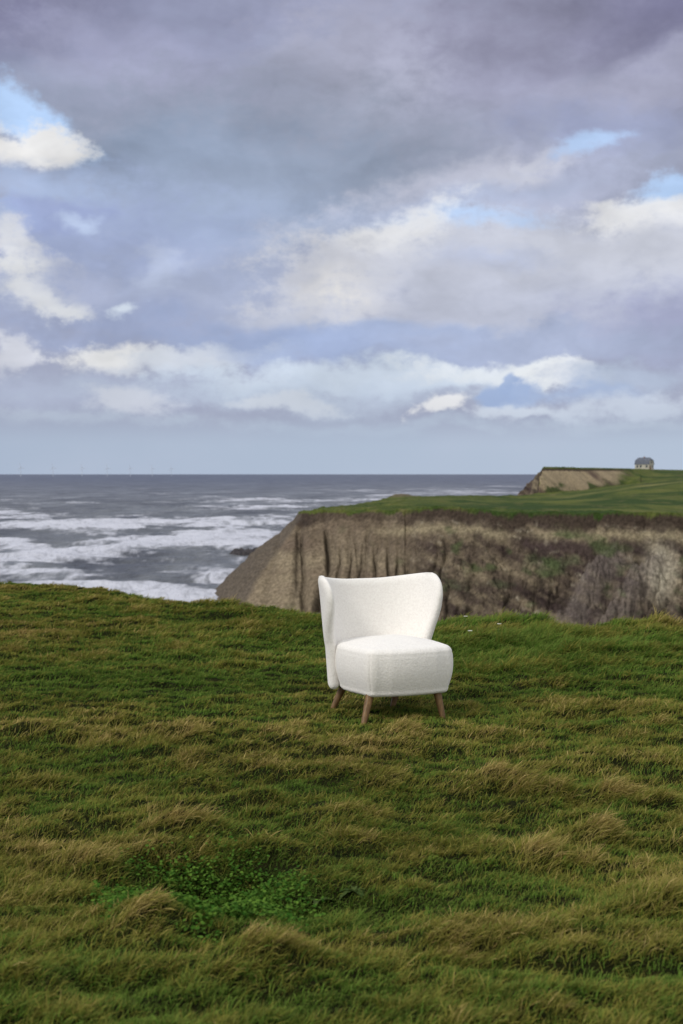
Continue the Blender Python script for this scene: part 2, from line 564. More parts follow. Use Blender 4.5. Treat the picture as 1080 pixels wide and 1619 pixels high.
COAST = [  # top edge of the cliff: column, distance
    (3600, 50), (2400, 88), (1700, 152), (1380, 208), (1200, 235), (1080, 246), (1000, 247), (930, 249), (860, 253), (800, 256), (740, 261),
    (680, 265), (640, 269), (600, 273), (560, 277), (520, 281), (493, 286), (478, 293), (477, 304), (510, 324),
    (560, 350), (600, 385), (650, 430), (720, 480), (800, 535), (840, 575), (853, 606), (860, 640), (862, 720),
    (880, 900), (960, 1400), (1200, 2400), (2200, 3000)]


def smooth_poly(P, n=8):
    P = np.array(P, float)
    out = []
    for i in range(len(P) - 1):
        p0, p1, p2, p3 = P[max(i - 1, 0)], P[i], P[i + 1], P[min(i + 2, len(P) - 1)]
        for t in np.arange(n) / n:
            out.append(.5 * ((2 * p1) + (-p0 + p2) * t + (2 * p0 - 5 * p1 + 4 * p2 - p3) * t * t + (-p0 + 3 * p1 - 3 * p2 + p3) * t ** 3))
    out.append(P[-1])
    return np.array(out)


def poly_dist(X, Y, P):
    """distance to an open polyline, arc length of the foot, side (+ = left of travel)"""
    best = np.full(X.shape, 1e18); u = np.zeros(X.shape); side = np.zeros(X.shape)
    L = 0.0
    for i in range(len(P) - 1):
        a, b = P[i], P[i + 1]
        d = b - a; l2 = float(d @ d); l = math.sqrt(l2)
        t = np.clip(((X - a[0]) * d[0] + (Y - a[1]) * d[1]) / l2, 0, 1)
        ex, ey = X - a[0] - t * d[0], Y - a[1] - t * d[1]
        q = ex * ex + ey * ey
        m = q < best
        best = np.where(m, q, best)
        u = np.where(m, L + t * l, u)
        cr = d[0] * (Y - a[1]) - d[1] * (X - a[0])
        side = np.where(m, np.sign(cr), side)
        L += l
    return np.sqrt(best), u, side


def build_headlands():
    cw = smooth_poly([W(*p) for p in COAST], 5)
    # the coast line runs from the right to the tip and back: land is on its right-hand side
    px_ = np.concatenate([np.linspace(300, 1130, 830), np.linspace(1130, 3600, 150)[1:]])
    A = ((px_ - CX) / F)[None, :]
    Yr = np.concatenate([np.linspace(60, 222, 46)[:-1], np.linspace(222, 292, 420)[:-1], np.linspace(292, 340, 90)[:-1],
                         np.linspace(340, 560, 130)[:-1], np.linspace(560, 720, 230)[:-1], np.geomspace(720, 3000, 60)])[:, None]
    X = A * Yr; Yg = Yr + 0 * A; px = CX + A * F + 0 * Yr
    d, u, side = poly_dist(X.ravel(), Yg.ravel(), cw)
    d = d.reshape(X.shape); u = u.reshape(X.shape); side = side.reshape(X.shape)
    s = np.where(side < 0, d, -d)             # + inland
    # arc length of some columns on the front edge, for placing gullies
    fx = {}
    for c_ in range(300, 1101, 5):
        Yc = np.interp(c_, [475, 600, 800, 1080], [286, 275, 267, 262])
        x, y = W(c_, Yc)
        _, uu, _ = poly_dist(np.array([x]), np.array([y]), cw)
        fx[c_] = float(uu[0])
    cols = np.array(sorted(fx)); us = np.array([fx[k] for k in cols])
    order = np.argsort(us)
    ucol = np.interp(u, us[order], cols[order])          # column of the coast foot as seen in the photograph
    ucol = px + 0.0

    # --- surface of the land
    zf = np.interp(px, [475, 510, 600, 700, 800, 900, 1000, 1080, 1300, 2000], [-6.5, -6.3, -5.9, -5.0, -5.35, -5.4, -5.3, -5.85, -5.8, -4])
    zb = np.interp(px, [470, 500, 560, 640, 730, 820, 900, 1000, 1080], [-6.5, -6.1, -5.9, -5.4, -5.9, -6.9, -6.3, -3.6, -1.8])
    k = sstep(Yg, 268, 500)
    low = zf * (1 - k) + zb * k
    low = low * sstep(Yg, 30, 200)
    low = low + .75 * fbm(X / 22, Yg / 40, 4, 4) + .10 * fbm(X / 4, Yg / 7, 8, 3)
    sa, sb = np.array(W(838, 606)), np.array(W(1004, 700))
    dv = (sb - sa) / np.linalg.norm(sb - sa)
    nrm = np.array([-dv[1], dv[0]])
    ds = (X - sa[0]) * nrm[0] + (Yg - sa[1]) * nrm[1]          # + behind the scarp
    al = (X - sa[0]) * dv[0] + (Yg - sa[1]) * dv[1]
    ds = ds + 1.3 * fbm(al / 9, ds / 40, 60, 4) * sstep(al, -20, 10)
    wdt = 11 + 130 * sstep(px, 985, 1075)
    up = np.clip((ds + wdt * .5) / wdt, 0, 1)
    up = np.where(wdt > 40, sstep(up, 0, 1), up ** .8)
    plateau = 4.35 + .12 * fbm(X / 25, Yg / 25, 21, 3) - .25 * sstep(px, 900, 1010)
    land = low + (plateau - low) * up
    scarp = (up > .02) & (up < .93) & (wdt < 60) & (px > 800)
    # the blown-out hollow below the far scarp
    # --- cliff faces
    rough = fbm(X / 7, Yg / 9, 14, 5)
    sj = s + .55 * rough + .5 * fbm(X / 2.2, Yg / 2.2, 19, 3)
    dd = np.maximum(-sj, 0)
    front = sstep(ucol, 640, 760)
    g = 0
    tfall = sstep(dd, 1.0, 5.0)
    gl = [(432, 5, .35), (468, 4.5, .9), (477, 3.4, 1.0), (517, 4.2, 2.0), (530, 5, .8), (553, 5, .8), (562, 4, .5), (579, 5.5, .8), (597, 3.4, .5),
          (611, 6, .7), (640, 6, .6), (662, 6, .9), (700, 8, .7), (745, 9, .8), (800, 12, .9), (850, 10, .7), (905, 12, 1.2), (960, 9, .8), (1010, 10, 1.0), (1060, 9, .9)]
    lean = dd * .0
    for (gc, gw, ga) in gl:
        w_ = gw * (.55 + .35 * dd / 8)
        cc = gc + 12 * fbm(dd / 9 + gc, dd * 0 + gc * .37, 71, 3) + (dd - 6) * math.sin(gc * 1.7) * .9
        ga = ga * (.6 + .8 * np.clip(.5 + fbm(dd / 5 + gc * .1, dd * 0 + gc, 73, 2), 0, 1))
        g = g + ga * np.exp(-np.abs((ucol - cc) / w_) ** 1.6) * tfall
    ph1 = (ucol - 517) / 19.0 + .55 * fbm(dd / 8, ucol / 30, 75, 3) + (dd - 7) * .02
    g = g + 1.15 * (1 - np.abs(np.sin(PI * ph1))) ** 2.6 * sstep(ucol, 512, 535) * (1 - sstep(ucol, 640, 700)) * sstep(dd, 4, 8)
    ph2 = ucol / 27.0 + 1.1 * fbm(ucol / 40, dd / 7, 76, 4) + dd * .11
    g = g + 1.1 * (1 - np.abs(np.sin(PI * ph2))) ** 2 * sstep(ucol, 640, 700) * sstep(dd, 3, 9)
    g = np.where(Yg < 300, g * (1.35 - .5 * front), 0)
    # a spur running down to the left between columns 990 and 900
    spur_c = 1000 - dd * 6.5
    spur = np.exp(-((ucol - spur_c) / 20) ** 2) * 3.2 * sstep(dd, 3, 7)
    spur2 = np.exp(-((ucol - (1075 - dd * 7)) / 20) ** 2) * 2.0 * sstep(dd, 3, 7)
    d2 = dd + g - np.where(Yg < 300, spur + spur2, 0)
    d2 = np.maximum(d2, np.minimum(dd, .3))
    land = land + .75 * fbm(X / 9, Yg / 30, 171, 4) * sstep(14 - s, 0, 12) * (Yg < 330)
    ztop = land
    soil = 2.2 + 1.3 * fbm(ucol / 45, u * 0, 33, 4)
    soil = np.where(ucol < 640, soil * (.7 + .9 * np.exp(-((ucol - 488) / 22) ** 2)), soil)
    # steep soil cap, a ledge, then the slope of clay
    stp = 1.02 - .11 * sstep(-ucol, -560, -470)
    run = .8 + 1.2 * sstep(-ucol, -512, -484)
    prof = np.where(d2 < run, d2 / run * soil, soil + (d2 - run) * stp)
    prof = prof + front * (.9 * sstep(d2, 3.0, 3.8) - .7 * sstep(d2, 5.2, 7.5))
    prof = prof + (.3 + .55 * front) * fbm(X / 2.6, Yg / 2.0, 41, 5, .6) * sstep(dd, .2, 2)
    prof = prof + .35 * front * (1 - 2 * np.abs(fbm(X / 1.3, Yg / 1.6, 47, 3)))
    prof = prof + 1.5 * front * (.5 - np.abs(fbm(X / 6, Yg / 4.5, 43, 5, .6)) * 2) * sstep(dd, 2, 5)
    base_s = SEA - 1.5
    z = np.where(sj > 0, ztop, np.maximum(ztop - prof, base_s - .02 * dd))
    fall = (ztop - z)
    isf = (sj <= 0)

    # --- own colours of the ground, plus painted shade on one band and the left slope
    def C(r, g_, b): return lin((r, g_, b))[None, None, :]
    n1 = fbm(X / 18, Yg / 30, 91, 4)[..., None]; n2 = fbm(X / 3, Yg / 5, 95, 4)[..., None]
    green = C(56, 74, 34); green2 = C(96, 102, 50); dryg = C(112, 104, 70)
    col = green + (green2 - green) * np.clip(.4 + n1 * 1.2 + n2 * .5, 0, 1)
    col = col + (dryg - col) * np.clip(n2 * 1.1 - .25, 0, .6)
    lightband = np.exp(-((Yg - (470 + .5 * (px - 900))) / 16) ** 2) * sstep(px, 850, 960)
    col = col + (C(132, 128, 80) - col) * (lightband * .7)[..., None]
    bare = np.clip(fbm(X / 10, Yg / 8, 97, 3) * 3 - 1.2, 0, .8) * sstep(Yg, 560, 640)
    col = col + (C(88, 74, 62) - col) * bare[..., None]
    tan, soilc, brown, grey = C(138, 125, 104), C(70, 60, 52), C(90, 79, 68), C(118, 108, 100)
    slope_shade = C(98, 89, 79)
    fz = fall + .8 * fbm(ucol / 12, fall / 2, 101, 4)
    q1 = fbm(X / 4, (z + .38 * X * (ucol > 640)) / 1.5, 111, 5)[..., None]; q2 = fbm(X / 12, z / 3, 115, 4)[..., None]; q3 = fbm(X / 1.2, z / 1.2, 118, 3)[..., None]
    clay = tan + (C(112, 98, 84) - tan) * np.clip(.5 + q2, 0, 1)
    clay = clay * (1 + .14 * q1 + .08 * q3)
    clay = clay + (C(96, 84, 70) - clay) * np.clip(1.2 - (fz - 2) / 4 + q1[..., 0] * 1.2, 0, .75)[..., None] * sstep(fbm(ucol / 22, fz / 6, 119, 3), -.35, .3)[..., None]
    mott = brown + (C(134, 121, 100) - brown) * np.clip(q1 * 1.6 + q3 * .5, 0, 1)
    mott = mott + (C(62, 51, 49) - mott) * np.clip(-q1 * 2.2 + q2 * .7 + q3 * .5 - .05, 0, 1)
    mott = mott + (C(92, 98, 72) - mott) * np.clip(q2 * 2.0 - .7 + q3 * .6, 0, .65)
    crack = np.exp(-(fbm(X / 5, z / 3.5, 161, 4) / .05) ** 2) * .55 + np.exp(-(fbm(X / 2, z / 1.6, 163, 3) / .05) ** 2) * .3
    mott = mott * (1 - np.clip(crack, 0, .7))[..., None]
    mott = mott + (C(158, 148, 130) - mott) * np.clip(fbm(X / 1.5, z / 1.1, 165, 3) * 3 - 1.3, 0, .7)[..., None]
    fr = sstep(ucol + 20 * q1[..., 0], 590, 700)[..., None]
    fc = clay * (1 - fr) + mott * fr
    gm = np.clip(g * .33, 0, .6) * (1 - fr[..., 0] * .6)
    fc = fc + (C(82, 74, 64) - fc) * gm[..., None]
    # tan seam under the soil, then a shadow band painted into the colour
    band = np.exp(-((fz - 3.9) / .8) ** 2) * sstep(ucol, 560, 640) * (1 - .8 * np.exp(-((ucol - 830) / 30) ** 2))
    fc = fc + (C(152, 140, 114) - fc) * (band * .8)[..., None]
    shade_band = np.exp(-((fz - 5.9) / 1.0) ** 2) * sstep(ucol, 800, 860) * (1 - sstep(ucol, 1010, 1040))
    fc = fc + (C(74, 62, 60) - fc) * (shade_band * .85)[..., None]
    soilm = 1 - sstep(fz, soil * .9, soil * 1.5)
    soilm = soilm * np.where(ucol < 650, .65 + .45 * np.exp(-((ucol - 480) / 26) ** 2), 1)
    fc = fc + (soilc + (C(54, 45, 40) - soilc) * np.clip(q1, 0, 1) - fc) * (soilm * .95)[..., None]
    pale = np.exp(-((ucol - 1045) / 22) ** 2 - ((fz - 9.5) / 4) ** 2)
    fc = fc + (C(172, 164, 146) - fc) * np.clip(pale * (1.1 + q1[..., 0]), 0, .9)[..., None]
    spc = np.clip(spur + spur2, 0, 1) * .45
    fc = fc + (C(128, 118, 112) - fc) * spc[..., None]
    weeds = np.clip(fbm(X / 5, z / 3, 131, 4) * 3 - 1.1 + .8 * np.exp(-((ucol - 505) / 25) ** 2 - ((fz - 4.5) / 1.8) ** 2) + 1.0 * np.exp(-((ucol - 880) / 22) ** 2 - ((fz - 9.5) / 2.5) ** 2) + 1.1 * np.exp(-((ucol - 1082) / 14) ** 2 - ((fz - 8) / 4) ** 2), 0, .75)
    weeds = weeds * (.35 + .65 * fr[..., 0]) * sstep(fz, 2, 4)
    fc = fc + (C(74, 86, 54) - fc) * weeds[..., None]
    # the slope falling towards the sea on the left, shade painted into its colour
    left = (sstep(-(ucol), -482, -462))[..., None]
    ridge = 476 - 88 * np.clip((fall - 1.5) / 15.5, 0, 1) + 5 * q1[..., 0]
    lw = sstep(ridge - px, -4, 7)[..., None] * (Yg < 330)[..., None]
    fc = fc + (slope_shade * (1 + .12 * q1) - fc) * np.clip(lw, 0, .95)
    iscap = ((fall < .35 + 1.3 * np.clip(fbm(X / 1.8, Yg * 0, 167, 4) + .1, 0, 1)) & isf)[..., None]
    col = np.where(isf[..., None] & ~iscap, fc, col)
    # far scarp
    cs = C(156, 140, 114) * (1 + .25 * fbm(al / 2.2, z / 9, 141, 5)[..., None])
    cs = cs + (green - cs) * np.clip(fbm(al / 9, z / 3, 148, 4)[..., None] * 2.5 + .9 - (z[..., None] - low[..., None]) * .35, 0, .9)
    cs = cs + (green - cs) * sstep(px + 14 * fbm(al / 6, z / 2, 149, 3), 962, 1006)[..., None]
    cs = cs + (C(104, 88, 76) - cs) * np.clip(fbm(al / 14, z / 9, 145, 3)[..., None] * 2, 0, 1)
    dark = up > .84
    cs = np.where(dark[..., None], C(74, 64, 54), cs)
    cs = cs + (col - cs) * sstep(px + 10 * fbm(al / 6, z / 2, 150, 3), 972, 1004)[..., None]
    col = np.where((scarp & ~isf)[..., None], cs, col)
    # blow-out near column 865
    bo = np.exp(-((px - 862) / 22) ** 2 - ((Yg - 560) / 14) ** 2)
    z = z - 3.0 * np.where(isf, 0, bo)
    col = col + (C(140, 120, 104) - col) * np.clip(bo * 1.6 - .3, 0, 1)[..., None]
    # sand bank on the rim near column 635
    mb = np.exp(-((px - 632) / 26) ** 2 - ((Yg - 405) / 9) ** 2)
    z = z + np.where(s > -3, 1.0 * mb, 0)
    col = col + (C(112, 100, 86) - col) * np.clip(mb * 1.5 - .25, 0, .8)[..., None]
    # vegetation roughness on the rims
    z = z + np.where((sj > 0) & (sj < 14), .45 * np.abs(fbm(X / 2.2, Yg / 3.5, 151, 4)), 0)
    vis = z > SEA - 8
    v = np.stack([X, Yg, z], -1).reshape(-1, 3)
    m = M('cliff_and_turf')
    co = m.coord('Object')
    n_f = m.noise(co, 1.6, 6, .65); n_c = m.noise(co, .35, 4, .6)
    c_ = m.mix(m.mapr(n_f, .3, .7, 0, .55), m.attr('tint', 'Color'), (0, 0, 0), 'MIX')
    hsv = m.new('ShaderNodeHueSaturation')
    m.l.new(m.attr('tint', 'Color'), hsv.inputs['Color'])
    m.l.new(m.mapr(n_f, .3, .72, .6, 1.32), hsv.inputs['Value'])
    m.set(hsv.outputs[0], .95, .1)
    m.bump(n_f, .8, .35)
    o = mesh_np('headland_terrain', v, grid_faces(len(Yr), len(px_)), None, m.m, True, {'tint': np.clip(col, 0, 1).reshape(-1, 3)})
    tag(o, kind='structure')


build_headlands()

# ------------------------------------------------------------------ the near cliff top
EDGE = np.array([(-1500, 905), (-600, 915), (0, 926), (60, 926), (100, 928), (150, 936), (200, 945), (250, 950), (300, 957), (340, 958), (420, 961), (470, 966), (520, 968),
                 (600, 974), (700, 981), (740, 979), (800, 982), (850, 984), (880, 991), (930, 996), (1000, 992), (1080, 989), (1400, 985), (3000, 960)], float)


def edgeY(a):
    px = CX + a * F
    return CAMZ * F / (np.interp(px, EDGE[:, 0], EDGE[:, 1]) - HY)


def G(px, py, z=0.0):
    Y = (CAMZ - z) * F / (py - HY)
    return (px - CX) / F * Y, Y


HUMPS = [  # column, row, half width px, half depth px, height m, dryness
    (285, 1318, 62, 20, .075, .9), (400, 1345, 70, 16, .05, .3), (235, 1478, 62, 26, .085, 1.0), (420, 1562, 80, 26, .07, .8),
    (590, 1245, 45, 10, .045, .6), (780, 1245, 70, 11, .045, .6), (872, 1258, 45, 12, .045, .7), (968, 1258, 34, 11, .055, .7),
    (945, 1342, 40, 14, .06, .9), (855, 1362, 46, 14, .05, .8), (625, 1168, 26, 6, .025, .35), (300, 1168, 30, 7, .03, .5), (640, 1160, 26, 6, .03, .4),
    (1058, 1455, 36, 20, .04, .35), (700, 1510, 80, 22, .05, .5), (150, 1370, 50, 14, .04, .6), (60, 1160, 70, 8, .03, .4), (550, 1300, 60, 12, .03, .4),
    (430, 1170, 40, 8, .03, .4), (1040, 1275, 50, 10, .04, .6), (40, 1590, 60, 20, .05, .5), (520, 1385, 50, 14, .04, .6)]
HOLLOWS = [(320, 1395, 130, 40, .15), (540, 1430, 90, 26, .05), (900, 1385, 60, 14, .03), (690, 1120, 70, 8, .015)]


def blobs(L, x, y):
    h = np.zeros_like(x)
    for b in L:
        bx, by = G(b[0], b[1])
        rx = b[2] / F * by
        ry = b[3] * by * by / (CAMZ * F)
        h = h + b[4] * np.exp(-((x - bx) / rx) ** 2 - ((y - by) / ry) ** 2)
    return h


def dry_blobs(x, y):
    h = np.zeros_like(x)
    for b in HUMPS:
        bx, by = G(b[0], b[1])
        h = h + b[5] * np.exp(-((x - bx) / (b[2] / F * by)) ** 2 - ((y - by) / (b[3] * by * by / (CAMZ * F))) ** 2)
    return h


def wavy(x, y):
    n = .75 * fbm(x / .62 + 3, y / .33, 201, 4, .6) + .5 * (.5 - np.abs(fbm(x / .5, y / .22, 203, 3))) 
    return n


def nearz(x, y):
    calm = 1 - .8 * np.exp(-((x - .23) / .55) ** 2 - ((y - 7.8) / .5) ** 2)
    h = .052 * wavy(x, y) * calm + .030 * fbm(x / .16, y / .11, 205, 2) * calm
    h = h + .05 * fbm(x / 3.1, y / 2.6, 209, 2) * calm
    h = h + blobs(HUMPS, x, y) - blobs(HOLLOWS, x, y)
    yy = np.maximum(y, .5)
    e = edgeY(x / yy)
    h = h + .07 * sstep(y, e - 3.2, e - .2) * (fbm(x / .9, y / .7, 213, 3) + .2)
    return h


def ground_z(x, y):
    h = nearz(x, y)
    yy = np.maximum(y, .5)
    e = edgeY(np.clip(x / yy, -1.5, 1.5))
    over = np.maximum(y - e, 0)
    return h - np.minimum(over ** 1.5 * .8 + over * .25, 27) * (y > 0.5)


def build_ground():
    ys = np.concatenate([np.linspace(-60, 1.5, 50)[:-1], np.linspace(1.5, 9, 330)[:-1], np.linspace(9, 19.5, 230)[:-1], np.linspace(19.5, 60, 60)])
    xs = np.concatenate([np.linspace(-60, -5.2, 60)[:-1], np.linspace(-5.2, 5.2, 420), np.linspace(5.2, 90, 80)[1:]])
    X, Y = np.meshgrid(xs, ys)
    Z = ground_z(X, Y)
    n = fbm(X / .5, Y / .35, 221, 4)
    m = M('turf_soil')
    co = m.coord('Object')
    nn = m.noise(co, 14, 5, .65); n2 = m.noise(co, 120, 3, .6)
    c_ = m.ramp(nn, [(.3, tuple(lin((24, 32, 14)))), (.5, tuple(lin((40, 44, 20)))), (.72, tuple(lin((58, 54, 30))))])
    c_ = m.mix(m.mapr(n2, .35, .7, 0, .5), c_, tuple(lin((30, 27, 18))))
    m.set(c_, .95, .05)
    m.bump(n2, .9, .02)
    o = mesh_np('ground', np.stack([X, Y, Z], -1).reshape(-1, 3), grid_faces(len(ys), len(xs)), None, m.m)
    tag(o, kind='structure')


build_ground()


# ------------------------------------------------------------------ grass
def grass_material():
    m = M('grass_blade')
    d = m.attr('dry'); r = m.attr('rnd'); t = m.attr('tip')
    green = m.mix(r, tuple(lin((36, 84, 20))), tuple(lin((88, 140, 42))))
    olive = m.mix(r, tuple(lin((92, 104, 34))), tuple(lin((142, 140, 56))))
    straw = m.mix(r, tuple(lin((146, 128, 70))), tuple(lin((212, 188, 126))))
    c_ = m.mix(m.mapr(d, .15, .5), green, olive)
    c_ = m.mix(m.mapr(d, .52, .92), c_, straw)
    tipc = m.mix(m.math('MULTIPLY', t, .35), c_, tuple(lin((170, 150, 96))))
    m.set(tipc, .85, .06)
    tr = m.new('ShaderNodeBsdfTranslucent'); m.l.new(tipc, tr.inputs[0])
    mx = m.new('ShaderNodeMixShader'); mx.inputs[0].default_value = .28
    m.l.new(m.b.outputs[0], mx.inputs[1]); m.l.new(tr.outputs[0], mx.inputs[2])
    m.l.new(mx.outputs[0], m.out.inputs[0])
    return m.m


def build_blades(name, x, y, length, width, dirang, e0, e1, dry, rnd, mat, lift=0.0):
    n = len(x)
    z = ground_z(x, y) - .004 + lift
    K = 4
    P = np.zeros((n, K, 3)); P[:, 0] = np.stack([x, y, z], -1)
    ca, sa = np.cos(dirang), np.sin(dirang)
    curl = rng.normal(0, .22, n)
    for k in range(1, K):
        t = (k - .5) / (K - 1)
        e = e0 + (e1 - e0) * t
        an = dirang + curl * k
        ds = length / (K - 1)
        P[:, k, 0] = P[:, k - 1, 0] + ds * np.cos(e) * np.cos(an)
        P[:, k, 1] = P[:, k - 1, 1] + ds * np.cos(e) * np.sin(an)
        P[:, k, 2] = P[:, k - 1, 2] + ds * np.sin(e)
    # keep the lying tips on top of the sward
    for k in (2, 3):
        gz = ground_z(P[:, k, 0], P[:, k, 1]) + .006 + .01 * rnd
        near_edge = y < edgeY(np.clip(x / np.maximum(y, .5), -1.5, 1.5)) - .1
        P[:, k, 2] = np.where(near_edge, np.maximum(P[:, k, 2], gz), P[:, k, 2])
    roll = rng.uniform(-.9, .9, n)
    sx, sy, sz = -sa * np.cos(roll), ca * np.cos(roll), np.sin(roll)
    Sd = np.stack([sx, sy, sz], -1)
    ws = np.array([.8, 1.0, .7])
    V = np.zeros((n, 7, 3), np.float32)
    for k in range(3):
        off = Sd * (width * ws[k] * .5)[:, None]
        V[:, 2 * k] = P[:, k] - off; V[:, 2 * k + 1] = P[:, k] + off
    V[:, 6] = P[:, 3]
    b = (np.arange(n) * 7)[:, None]
    q = np.concatenate([b + np.array([[0, 1, 3, 2]]), b + np.array([[2, 3, 5, 4]])])
    t = b + np.array([[4, 5, 6]])
    tip = np.tile(np.array([0, 0, .3, .3, .7, .7, 1.0], np.float32), n)
    return mesh_np(name, V.reshape(-1, 3), q, t, mat, True,
                   {'dry': np.repeat(dry, 7), 'rnd': np.repeat(rnd, 7), 'tip': tip})


def field(x, y):
    """dryness, lushness, direction of the wind-combed sward"""
    h = wavy(x, y)
    px = CX + x / y * F; py = HY + CAMZ * F / y
    d = .24 + .52 * h + .30 * fbm(x / 1.1, y / .6, 231, 4) + .50 * dry_blobs(x, y)
    green = .55 * np.exp(-((px - 830) / 300) ** 2 - ((py - 1020) / 55) ** 2)
    green = green + .9 * np.exp(-((px - 330) / 150) ** 2 - ((py - 1420) / 52) ** 2)
    green = green + .35 * np.exp(-((px - 560) / 110) ** 2 - ((py - 1430) / 36) ** 2)
    green = green + .25 * sstep(py, 1500, 1640)
    green = green + .22 * np.exp(-((px - 250) / 300) ** 2 - ((py - 1075) / 50) ** 2)
    rimd = np.exp(-((px - 880) / 280) ** 2 - ((py - 1003) / 16) ** 2)
    d = d - green + .42 * rimd * (1 + .8 * fbm(x / .35, y / .8, 271, 2)) + .07 * np.exp(-((py - 1210) / 110) ** 2)
    lush = .5 + .5 * fbm(x / 1.1, y / .8, 241, 3)
    lush = lush + .5 * np.exp(-((px - 850) / 330) ** 2 - ((py - 1000) / 40) ** 2)
    ang = R(-22) + 1.0 * fbm(x / 1.2, y / .9, 251, 3) + .5 * fbm(x / .3, y / .3, 255, 2)
    return d, np.clip(lush, 0, 1.3), ang


def build_grass():
    mat = grass_material()

    def scatter(n, y0, y1, amax, pw):
        # density per square metre falls off with distance to the power pw
        c = rng.uniform(0, 1, n)
        e = 2 - pw
        y = (y0 ** e + c * (y1 ** e - y0 ** e)) ** (1 / e)
        a = rng.uniform(-amax, amax, n)
        return a * y, y
    xs, ys = [], []
    x, y = scatter(900000, 2.7, 18.2, .285, 1.15); xs.append(x); ys.append(y)
    x, y = scatter(520000, 1.4, 22, .85, 1.3); k = np.abs(x / y) > .285; xs.append(x[k]); ys.append(y[k])
    x = np.concatenate(xs); y = np.concatenate(ys)
    k = y < edgeY(x / y) + .12
    x, y = x[k], y[k]
    # clumping: thin out between tufts
    cl = fbm(x / .09, y / .07, 261, 2)
    hh = wavy(x, y)
    k = rng.uniform(0, 1, len(x)) < .84 + .8 * cl + .3 * hh
    x, y = x[k], y[k]
    d, lush, ang = field(x, y)
    n = len(x)
    cl = fbm(x / .12, y / .09, 262, 2)
    c2 = fbm(x / .05, y / .035, 266, 2)
    dry = np.clip(d + .26 * cl + .2 * c2 + rng.normal(0, .14, n), 0, 1)
    rnd = rng.uniform(0, 1, n)
    db = dry_blobs(x, y)
    hol = blobs(HOLLOWS, x, y) / .13
    L = (.020 + .022 * lush + .017 * rnd) * (1 + .85 * np.clip(db, 0, 1)) * (1 + .25 * np.clip(hol, 0, 1))
    L = L * (1 + .25 * fbm(x / .5, y / .3, 263, 2)) * (1 + .6 * cl)
    L = L * (1 - .32 * np.exp(-((x - .25) / .42) ** 2 - ((y - 7.7) / .38) ** 2)) * (.72 + .5 * np.clip(dry, 0, .8))
    L = L * (1 + .9 * np.exp(-((x / y - .16) / .12) ** 2 - ((y - 11.3) / 1.6) ** 2))
    rim = sstep(y, edgeY(x / y) - 4.5, edgeY(x / y) - .8)
    L = np.where(np.abs(x / y) > .285, L * 1.35, L)
    L = L * (1 + .75 * rim * np.clip(.5 + fbm(x / .4, y / .5, 264, 3), 0, 1))
    wd = np.maximum(.0026, .00048 * y) * rng.uniform(.7, 1.3, n)
    wd = np.where(np.abs(x / y) > .285, wd * 1.7, wd)
    e0 = R(58) + rng.normal(0, .28, n) + .25 * (lush - .5)
    e1 = R(14) + rng.normal(0, .42, n) - .2 * np.clip(db, 0, 1)
    o = build_blades('grass', x, y, L, wd, ang + rng.normal(0, 1, n) * (.95 - .55 * np.clip(db + rim * .6, 0, 1)), e0, e1, dry, rnd, mat)
    tag(o, 'wind-combed olive and straw coloured grass covering the cliff top', 'grass', kind='stuff')


build_grass()


# ------------------------------------------------------------------ clover and broad leaves in the hollow
def leaf_mat(name, c1, c2, rough=.5):
    m = M(name)
    nn = m.noise(m.coord('Object'), 30, 3)
    r = m.attr('rnd')
    c_ = m.mix(r, tuple(lin(c1)), tuple(lin(c2)))
    m.set(c_, rough + .2, .04)
    tr = m.new('ShaderNodeBsdfTranslucent'); m.l.new(c_, tr.inputs[0])
    mx = m.new('ShaderNodeMixShader'); mx.inputs[0].default_value = .2
    m.l.new(m.b.outputs[0], mx.inputs[1]); m.l.new(tr.outputs[0], mx.inputs[2])
    m.l.new(mx.outputs[0], m.out.inputs[0])
    return m.m


def build_clover():
    n = 24000
    px = rng.normal(325, 90, n); py = rng.normal(1418, 40, n)
    k = ((px - 315) / 175) ** 2 + ((py - 1425) / 78) ** 2 < 1 + rng.normal(0, .25, len(px))
    px, py = px[k], py[k]
    Y = CAMZ * F / (py - HY); X = (px - CX) / F * Y
    keep = (fbm(X / .10, Y / .10, 301, 3) > -.12) & (dry_blobs(X, Y) < .35)
    X, Y = X[keep], Y[keep]; n = len(X)
    Z = ground_z(X, Y) + rng.uniform(.012, .05, n)
    r = rng.uniform(.003, .0062, n)
    V = []
    # each leaflet a small cupped six-sided disc
    tilt = rng.normal(0, .45, (n, 2)); ang = rng.uniform(0, 2 * PI, n)
    nx = np.stack([tilt[:, 0], tilt[:, 1], np.ones(n)], -1); nx /= np.linalg.norm(nx, axis=1)[:, None]
    ux = np.stack([np.cos(ang), np.sin(ang), 0 * ang], -1)
    ux = ux - nx * (ux * nx).sum(1)[:, None]; ux /= np.linalg.norm(ux, axis=1)[:, None]
    vx = np.cross(nx, ux)
    C0 = np.stack([X, Y, Z], -1)
    pts = [C0 - nx * (r * .25)[:, None]]
    for i in range(6):
        a = i * PI / 3
        pts.append(C0 + ux * (r * math.cos(a) * 1.25)[:, None] + vx * (r * math.sin(a))[:, None])
    V = np.stack(pts, 1).reshape(-1, 3)
    b = (np.arange(n) * 7)[:, None]
    T = np.concatenate([b + np.array([[0, 1 + i, 1 + (i + 1) % 6]]) for i in range(6)])
    o = mesh_np('clover_leaves', V, None, T, leaf_mat('clover_leaf', (48, 90, 28), (102, 134, 52)), True,
                {'rnd': np.repeat(rng.uniform(0, 1, n), 7)})
    tag(o, 'low bright green clover leaves filling the hollow in the grass', 'clover', kind='stuff')


build_clover()


